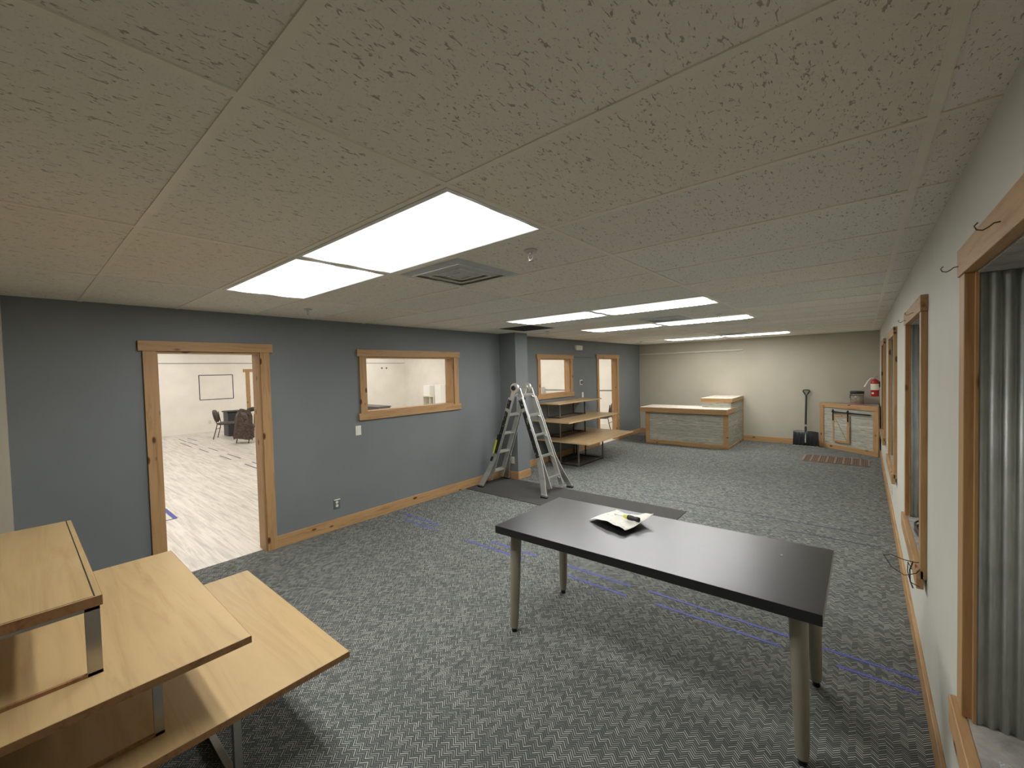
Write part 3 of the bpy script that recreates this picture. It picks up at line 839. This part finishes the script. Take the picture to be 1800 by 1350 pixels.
st.build('hanger_strap', M['iron'], cb)

# jar
jr = thing('lidded_jar', 'clear jar with black lid and red base on the corner cabinet', 'jar', (-.09, 10.93, .956))
MB().lathe([(0,.012),(.105,.012),(.112,.03),(.112,.19),(.098,.215)]).build('glass_body', M['glass'], jr)
MB().lathe([(0,0),(.112,0),(.112,.014),(0,.014)]).build('base', plain('red_pink_base', srgb(190, 110, 104), .5), jr)
MB().lathe([(.10,.205),(.112,.205),(.114,.25),(.10,.256),(0,.256)]).build('lid', M['black'], jr)
MB().lathe([(0,.02),(.098,.02),(.102,.15),(.09,.165),(0,.17)]).build('contents', plain('pale_jar_contents', srgb(190, 184, 164), .6, 0, .25, 30), jr)
MB().box(-.115, -.108, -.04, .045, .12, .19).build('label', M['black'], jr)

# fire extinguisher
ex = thing('fire_extinguisher', 'red fire extinguisher with white label hung on the right wall corner', 'fire extinguisher', (.180, 10.9, 1.11))
MB().lathe([(0,0),(.060,.002),(.064,.012),(.064,.27),(.055,.315),(.025,.34),(.018,.345)]).build('cylinder', M['red'], ex)
MB().lathe([(.0655,.13),(.0655,.25)]).build('label', M['label_white'], ex)
MB().box(-.05, -.015, -.0665, -.0560, .05, .085).build('inspection_sticker', M['label_white'], ex)
hd = MB().cone((0,0,.34), (0,0,.375), .018, .018); hd.bar((.03,0,.378), (-.09,0,.385), .022, .012); hd.bar((.035,0,.40), (-.09,-.0,.445), .022, .010); hd.cone((.03,0,.37), (.03,0,.41), .012, .012, 10)
hd.build('valve_handle', M['steel'], ex)
MB().tube([(-.01,0,.365), (-.06,0,.36), (-.10,0,.31), (-.14,0,.22), (-.155,0,.19)], [.011,.011,.012,.013,.016], 10).build('hose', M['label_white'], ex)
MB().box(.0645, .079, -.02, .02, .18, .30).build('wall_bracket', M['iron'], ex)

# ------------------------------------------------------------ snow shovel
sv = thing('snow_shovel', 'black snow shovel leaning against the beige end wall', 'shovel', (-.95, 10.97, 0))
tipz = 0.0
vs = []; fs = []; n = 28; mrow = 12
for j in range(mrow+1):
    v = j/mrow
    for i in range(n+1):
        u = i/n*2-1
        wdt = .235 - .012*v
        yy = .02 - .075*math.sin(v*math.pi*.55) + .15*v*v*.25 + .03*u*u*v
        zz = .004 + .335*v - .015*abs(u)**3*v
        rib = .012*math.cos(u*math.pi*7)*(1-v)*(1 if v > .08 else 0)
        vs.append((u*wdt, yy+rib, zz))
for j in range(mrow):
    for i in range(n):
        a = j*(n+1)+i; fs.append((a, a+1, a+n+2, a+n+1))
mb = MB(); mb.add(vs, fs, True); bl = mb.build('blade', plain('black_shovel_plastic', srgb(44, 46, 48), .2), sv)
s_ = bl.modifiers.new('thick', 'SOLIDIFY'); s_.thickness = .006; s_.offset = 0
MB().box(-.235, .235, .012, .022, 0, .016).build('wear_strip', M['alu'], sv, .001)
h0, h1 = Vector((0, -.055, .09)), Vector((0, .155, 1.10))
MB().cone(h0, h0.lerp(h1, .40), .016, .016, 14).build('socket', M['steel'], sv)
MB().cone(h0.lerp(h1, .22), h0.lerp(h1, .34), .020, .020, 14).cone(h0.lerp(h1, .38), h1, .020, .018, 14).build('shaft', M['black'], sv)
c = h1
pts = [c+Vector(p) for p in ((0,0,-.01), (-.03,.004,.035), (-.058,.01,.09), (-.055,.012,.112), (0,.014,.120), (.055,.012,.112), (.058,.01,.09), (.03,.004,.035))]
MB().tube(pts, .013, 10, True).build('d_grip', M['black'], sv)

# floor grate
gr = thing('floor_grate', 'brown metal lattice floor grate in front of the corner cabinet', 'floor grate', (-.39, 9.64, .0))
mb = MB(); hx, hy = .47, .32
for k in range(9): x = -hx+k*2*hx/8; mb.box(x-.012, x+.012, -hy, hy, .002, .012)
for k in range(11): y = -hy+k*2*hy/10; mb.box(-hx, hx, y-.008, y+.008, .002, .010)
for k in range(32): x = -hx+k*2*hx/31; mb.box(x-.003, x+.003, -hy, hy, .002, .008)
mb.build('lattice', M['grate'], gr)
MB().box(-hx, hx, -hy, hy, .0004, .002).build('recess', M['dark_slot'], gr)

# ------------------------------------------------------------ wall fittings
def plate(kind, loc, rot, lab, mat='white_plastic'):
    nm = {'switch': 'light_switch', 'outlet': 'power_outlet'}[kind]
    t = thing(nm, lab, 'switch' if kind == 'switch' else 'outlet', loc, rot)
    MB().box(0, .006, -.036, .036, -.058, .058).build('cover_plate', M[mat] if kind == 'switch' or mat != 'white_plastic' else M['white_plastic'], t, .002)
    if kind == 'switch':
        MB().box(.006, .010, -.016, .016, -.033, .033).build('rocker', M['white_plastic'], t, .001)
    else:
        for z in (-.02, .02):
            r = MB().cone((.006, 0, z), (.0085, 0, z), .0165, .0165, 16).build('socket', M['white_plastic'], t)
            mb = MB(); mb.box(.0085, .0092, -.007, -.004, z-.004, z+.006); mb.box(.0085, .0092, .004, .007, z-.004, z+.006); mb.build('slot', M['dark_slot'], r)
    return t
plate('switch', (XL, 2.675, 1.118), 0, 'beige light switch below the wide opening')
t = plate('outlet', (XL, 2.37, .295), 0, 'outlet with grey cover plate low on the blue-grey wall', 'plate_grey') if False else None
M['plate_grey'] = plain('grey_painted_cover', srgb(88, 92, 92), .5)
t = plate('outlet', (XL, 2.37, .295), 0, 'outlet with dark grey cover low on the blue-grey wall', 'plate_grey')
MB().box(.006, .016, -.036, .036, .046, .056).build('white_lip', M['white_plastic'], t)
plate('outlet', (-4.475, 5.30, .31), R(-90), 'white outlet low on the side of the pier behind the ladder')
plate('switch', (XL2, 8.08, 1.235), 0, 'white light switch between the far opening and far doorway')
plate('outlet', (XR, 6.56, .29), R(180), 'outlet low on the putty wall beneath the third window recess')
t = thing('thermostat', 'round white thermostat on blue-grey wall above the switch', 'thermostat', (XL2, 8.02, 1.51))
MB().box(0, .012, -.055, .055, -.055, .055).build('base', M['white_plastic'], t, .01)
MB().cone((.012,0,0), (.028,0,0), .04, .038, 20).build('dial', M['plate_grey'], t, .003)
t = thing('emergency_light', 'small white emergency light box high between far opening and doorway', 'emergency light', (XL2, 7.91, 2.215))
MB().box(0, .05, -.13, .13, 0, .10).build('housing', M['white_plastic'], t, .006)
MB().box(.05, .056, -.05, .11, .015, .085).build('lens', M['label_white'], t, .003)
o = MB().box(XL2, XL2+.02, 7.70, 8.52, 2.05, 2.072).build('wall_rail', M['plate_grey']); tag(o, 'thin dark rail on blue-grey wall above the thermostat', 'rail')
o = MB().cone((-4.73, YB-.026, 2.160), (-2.187, YB-.026, 2.160), .022, .022, 12).build('wall_rail', M['right_wall'])
tag(o, 'long pale rail high on the beige end wall', 'rail')

# hooks on the window headers
def hook(x, y, z, lab):
    t = MB().tube([(0,0,0), (-.010,0,-.001), (-.018,.002,-.008), (-.026,.004,-.012), (-.035,.005,-.009), (-.039,.005,.000), (-.033,.004,.007)], .0016, 6)
    o = t.build('cup_hook', M['wire'], None, 0, (x, y, z)); tag(o, lab, 'hook', 'wire hooks screwed into the window headers'); return o
hk = XR-.030
hook(hk, 1.40, 2.088, 'wire hook on the nearest window header, at the right edge of the photo')
hook(hk, 1.93, 2.082, 'wire hook at the far end of the nearest window header')
hook(hk, 4.05, 2.075, 'wire hook at the far end of the second window header')
hook(hk, 3.45, 2.075, 'wire hook near the middle of the second window header')

# wires on second sill
zs_ = .665
t = thing('wire_bundle', 'loose bent wires sticking out over the second window sill', 'wires', (.23, 3.15, zs_))
Lw = lambda pts: [Vector(p)-Vector((.23, 3.15, zs_)) for p in pts]
MB().tube(Lw([(.262,3.20,.672), (.22,3.12,.69), (.17,3.1,.70), (.12,3.15,.70), (.09,3.22,.66)]), .0022, 6).build('wire', M['dark_wire'], t)
MB().tube(Lw([(.27,2.95+.25,.675), (.215,3.05,.655), (.17,3.02,.645), (.12,3.06,.66), (.09,3.12,.70)]), .0022, 6).build('wire', M['dark_wire'], t)
MB().tube(Lw([(.225,3.02,.60), (.19,2.98,.63), (.18,3.0,.68), (.185,3.05,.71), (.20,3.06,.67)]), .0022, 6).build('wire', M['dark_wire'], t)
MB().tube(Lw([(.20,3.0,.73), (.19,3.02,.68), (.19,3.0,.63), (.20,2.98,.60)]), .003, 6).build('wire', M['dark_wire'], t)
t = thing('cable_coil', 'tangled black cable lying on the second window sill', 'cable', (.31, 3.75, zs_+.006))
for k, (rx, ry, dz) in enumerate(((.05, .16, .0), (.04, .12, .012), (.045, .2, .006))):
    MB().tube([(math.cos(a*.5236)*rx, math.sin(a*.5236)*ry+.03*k, dz+.006*math.sin(a*1.3)+.006) for a in range(12)], .006, 8, True).build('loop', M['dark_wire'], t)
o = MB()
vs = []; fs = []
random.seed(3)
for i in range(15):
    for j in range(9):
        vs.append((.02+i*.011, -.06+j*.018, .004+random.random()*.022*math.sin(i/14*math.pi)*math.sin(j/8*math.pi)+.0))
for i in range(14):
    for j in range(8):
        a = i*9+j; fs.append((a, a+9, a+10, a+1))
o.add(vs, fs, False); o = o.build('plastic_wrap', M['crinkle'], None, 0, (.265, 1.62, .675)); tag(o, 'crinkled clear plastic lying on the nearest window sill', 'plastic wrap')
o.modifiers.new('thick', 'SOLIDIFY').thickness = .0008

# ------------------------------------------------------------ white room contents
def padded_chair(loc, rot, lab, handle=False):
    # faces +y; seat .45 high, oval back
    t = thing('stacking_chair', lab, 'chair', loc, rot, 'padded stacking chairs of the white room')
    MB().box(-.21, .21, -.20, .21, .43, .485).build('seat', M['brown_chair'], t, .02)
    vs = []; n = 20
    ring = []
    for i in range(n):
        a = 2*math.pi*i/n; cx_ = math.copysign(abs(math.cos(a))**.8, math.cos(a))*.20; cz_ = math.copysign(abs(math.sin(a))**.8, math.sin(a))*.185
        ring.append((cx_, cz_))
    mb = MB(); f_ = []
    for s in (-1, 1):
        for cx_, cz_ in ring: vs.append((cx_, -.225 - (cz_+.185)*.22 + s*.018, .68+cz_))
    mb.add(vs, [tuple(range(n)), tuple(range(2*n-1, n-1, -1))]+[(i, (i+1) % n, n+(i+1) % n, n+i) for i in range(n)], True)
    mb.build('backrest', M['brown_chair'], t)
    for s in (-1, 1):
        MB().tube([(s*.20, -.255, .80), (s*.205, -.23, .62), (s*.19, -.19, .44), (s*.20, -.24, .22), (s*.21, -.30, 0)], .012, 8).build('leg', M['chair_metal'], t)
        MB().tube([(s*.19, -.16, .43), (s*.195, .15, .42), (s*.205, .19, .2), (s*.215, .22, 0)], .012, 8).build('leg', M['chair_metal'], t)
    MB().tube([(-.2, -.21, .30), (.2, -.21, .30)], .009, 8).build('stretcher', M['chair_metal'], t)
    return t
padded_chair((-14.8, 4.1, 0), R(-30), 'brown padded chair beside the dark tote, seen through the near doorway')
padded_chair((-13.25, 4.26, 0), R(25), 'brown padded chair under the plaid jacket')
padded_chair((-5.60, 10.62, 0), R(100), 'dark padded chair seen through the far doorway')
# jacket draped over chair
vs = []; fs = []; n = 30; mrow = 16
for j in range(mrow+1):
    v = j/mrow
    for i in range(n):
        a = 2*math.pi*i/n
        rx = .25+.05*v + .02*math.sin(a*5+v*3); ry = .10+.10*v+.018*math.sin(a*7+v*5)
        vs.append((math.cos(a)*rx*(.55+.45*min(1, v*4+.15)), math.sin(a)*ry-.02*v, .925-.80*v+.02*math.sin(a*3)))
for j in range(mrow):
    for i in range(n): fs.append((j*n+i, j*n+(i+1) % n, (j+1)*n+(i+1) % n, (j+1)*n+i))
fs.append(tuple(range(n)))
mb = MB(); mb.add(vs, fs, True)
jk = mb.build('jacket', M['plaid'], None, 0, (-13.18, 4.07, 0.0), R(25)); tag(jk, 'brown plaid jacket draped over a chair in the white room', 'jacket')
# tote
tt = thing('storage_tote', 'tall dark grey tote bin beside the chair in the white room', 'bin', (-15.3, 4.42, 0))
MB().prism([(-.24,-.2),(.24,-.2),(.24,.2),(-.24,.2)], 0, .74).build('body', M['tote'], tt, .02)
MB().box(-.27, .27, -.23, .23, .74, .78).build('lid', M['black'], tt, .01)
# folding table with things
ft = thing('folding_table', 'white folding table behind the plaid jacket', 'table', (-14.5, 5.55, 0))
MB().box(-.40, .40, -.95, .9, .71, .745).build('tabletop', M['white_plastic'], ft, .008)
for sx in (-.36, .36):
    for sy in (-.7, .7): MB().tube([(sx, sy, 0), (sx, sy*.95, .71)], .014, 8).build('leg', M['chair_metal'], ft)
bg = MB(); bg.lathe([(0,0),(.20,0),(.25,.04),(.24,.12),(.16,.17),(0,.18)], n=20)
bg.xf(Matrix.Diagonal((1, 1.4, .8, 1))); o = bg.build('duffel_bag', M['black'], None, 0, (-14.62, 4.95, .747)); tag(o, 'black soft bag lying on the white folding table', 'bag')
pp = MB(); pp.prism([(-.11,-.16),(.12,-.14),(.11,.17),(-.10,.15)], 0, .03); o = pp.build('paper_stack', M['paper_w'], None, 0, (-14.22, 4.80, .747), R(12)); tag(o, 'stack of white papers at the edge of the folding table', 'paper')
# taped rectangle on far wall
tp = MB(); a, b, c_, d_ = 3.99, 4.97, 1.10, 1.93; xx = XW
for q in ((a, b, c_-.012, c_+.012), (a, b, d_-.012, d_+.012), (a-.012, a+.012, c_, d_), (b-.012, b+.012, c_, d_)): tp.box(xx+.001, xx+.003, *q)
o = tp.build('taped_rectangle', M['dark_tape2'] if 'dark_tape2' in M else M['dark_tape']); tag(o, 'rectangle outlined in dark blue tape on the white far wall', 'tape outline')
# pine doorway on far wall
e = thing('door_3', None, None, (XW, 6.0, 0)); e['kind'] = 'structure'; e['label'] = 'pine-cased white door on the far wall of the white room'; e['category'] = 'door'
MB().box(0, .02, -.62, -.50, 0, 2.02).build('casing', M['pine_z'], e); MB().box(0, .02, .50, .62, 0, 2.02).build('casing', M['pine_z'], e)
MB().box(0, .025, -.70, .70, 2.02, 2.12).build('header', M['pine_y'], e); MB().box(0, .01, -.50, .50, 0, 2.02).build('door_leaf', M['door_white'], e)
# outlets on far wall
for y, lab in ((4.24, 'left of two pale outlets low on the white far wall'), (4.40, 'right of two pale outlets low on the white far wall')):
    plate('outlet', (XW, y, .33), 0, lab, 'outlet_beige' if 'outlet_beige' in M else 'white_plastic')
# things seen through the wide opening
o = MB().box(-11.5, -9.62, 6.05, 6.40, 0, .94).box(-11.5, -9.6, 6.0, 6.42, .94, .965).build('service_counter', M['counter_dark']); tag(o, 'dark grey counter seen low through the wide opening', 'counter')
sh = thing('white_shelf_unit', 'small white shelf unit by the end wall, seen through the wide opening', 'shelf', (-14.7, 12.0, 0))
MB().box(-.47, -.03, -.16, .17, .80, 1.26).build('box', M['bright_white'], sh, .004)
MB().box(-.52, .22, -.18, .18, .76, .80).build('shelf_board', M['label_white'], sh, .003)
for sx in (-.50, -.04, .20): MB().box(sx-.015, sx+.015, -.16, .16, 0, .76).build('upright', M['white_plastic'], sh, .002)
o = MB().box(-14.45, -14.05, 11.9, 12.16, 0, 1.30).build('leaning_board', M['bright_white'], None, .004); tag(o, 'tall white panel at the right of the white shelf unit', 'panel')
o = MB().box(-9.35, -8.70, 12.0, 12.17, 0, 1.20).build('grey_cupboard', M['right_wall'], None, .004); tag(o, 'pale grey cupboard seen low through the small far opening', 'cupboard')
struct('trim_3', MB().box(XW, XW+.012, YW0, YW1, 2.325, 2.34), M['plate_grey'], 'thin rail high along the white far wall', 'trim')
struct('trim_2', MB().box(-8.68, XJ, YW1-.015, YW1, 1.09, 1.115), M['plate_grey'], 'thin rail along the white end wall', 'trim')
for y, lab in ((10.96, 'left of two small wall hooks high on the far white wall'), (11.2, 'right of two small wall hooks high on the far white wall')):
    o = MB().cone((XW, y, 2.1), (XW+.04, y, 2.1), .035, .03, 12).build('wall_hook', M['plate_grey']); tag(o, lab, 'hook')
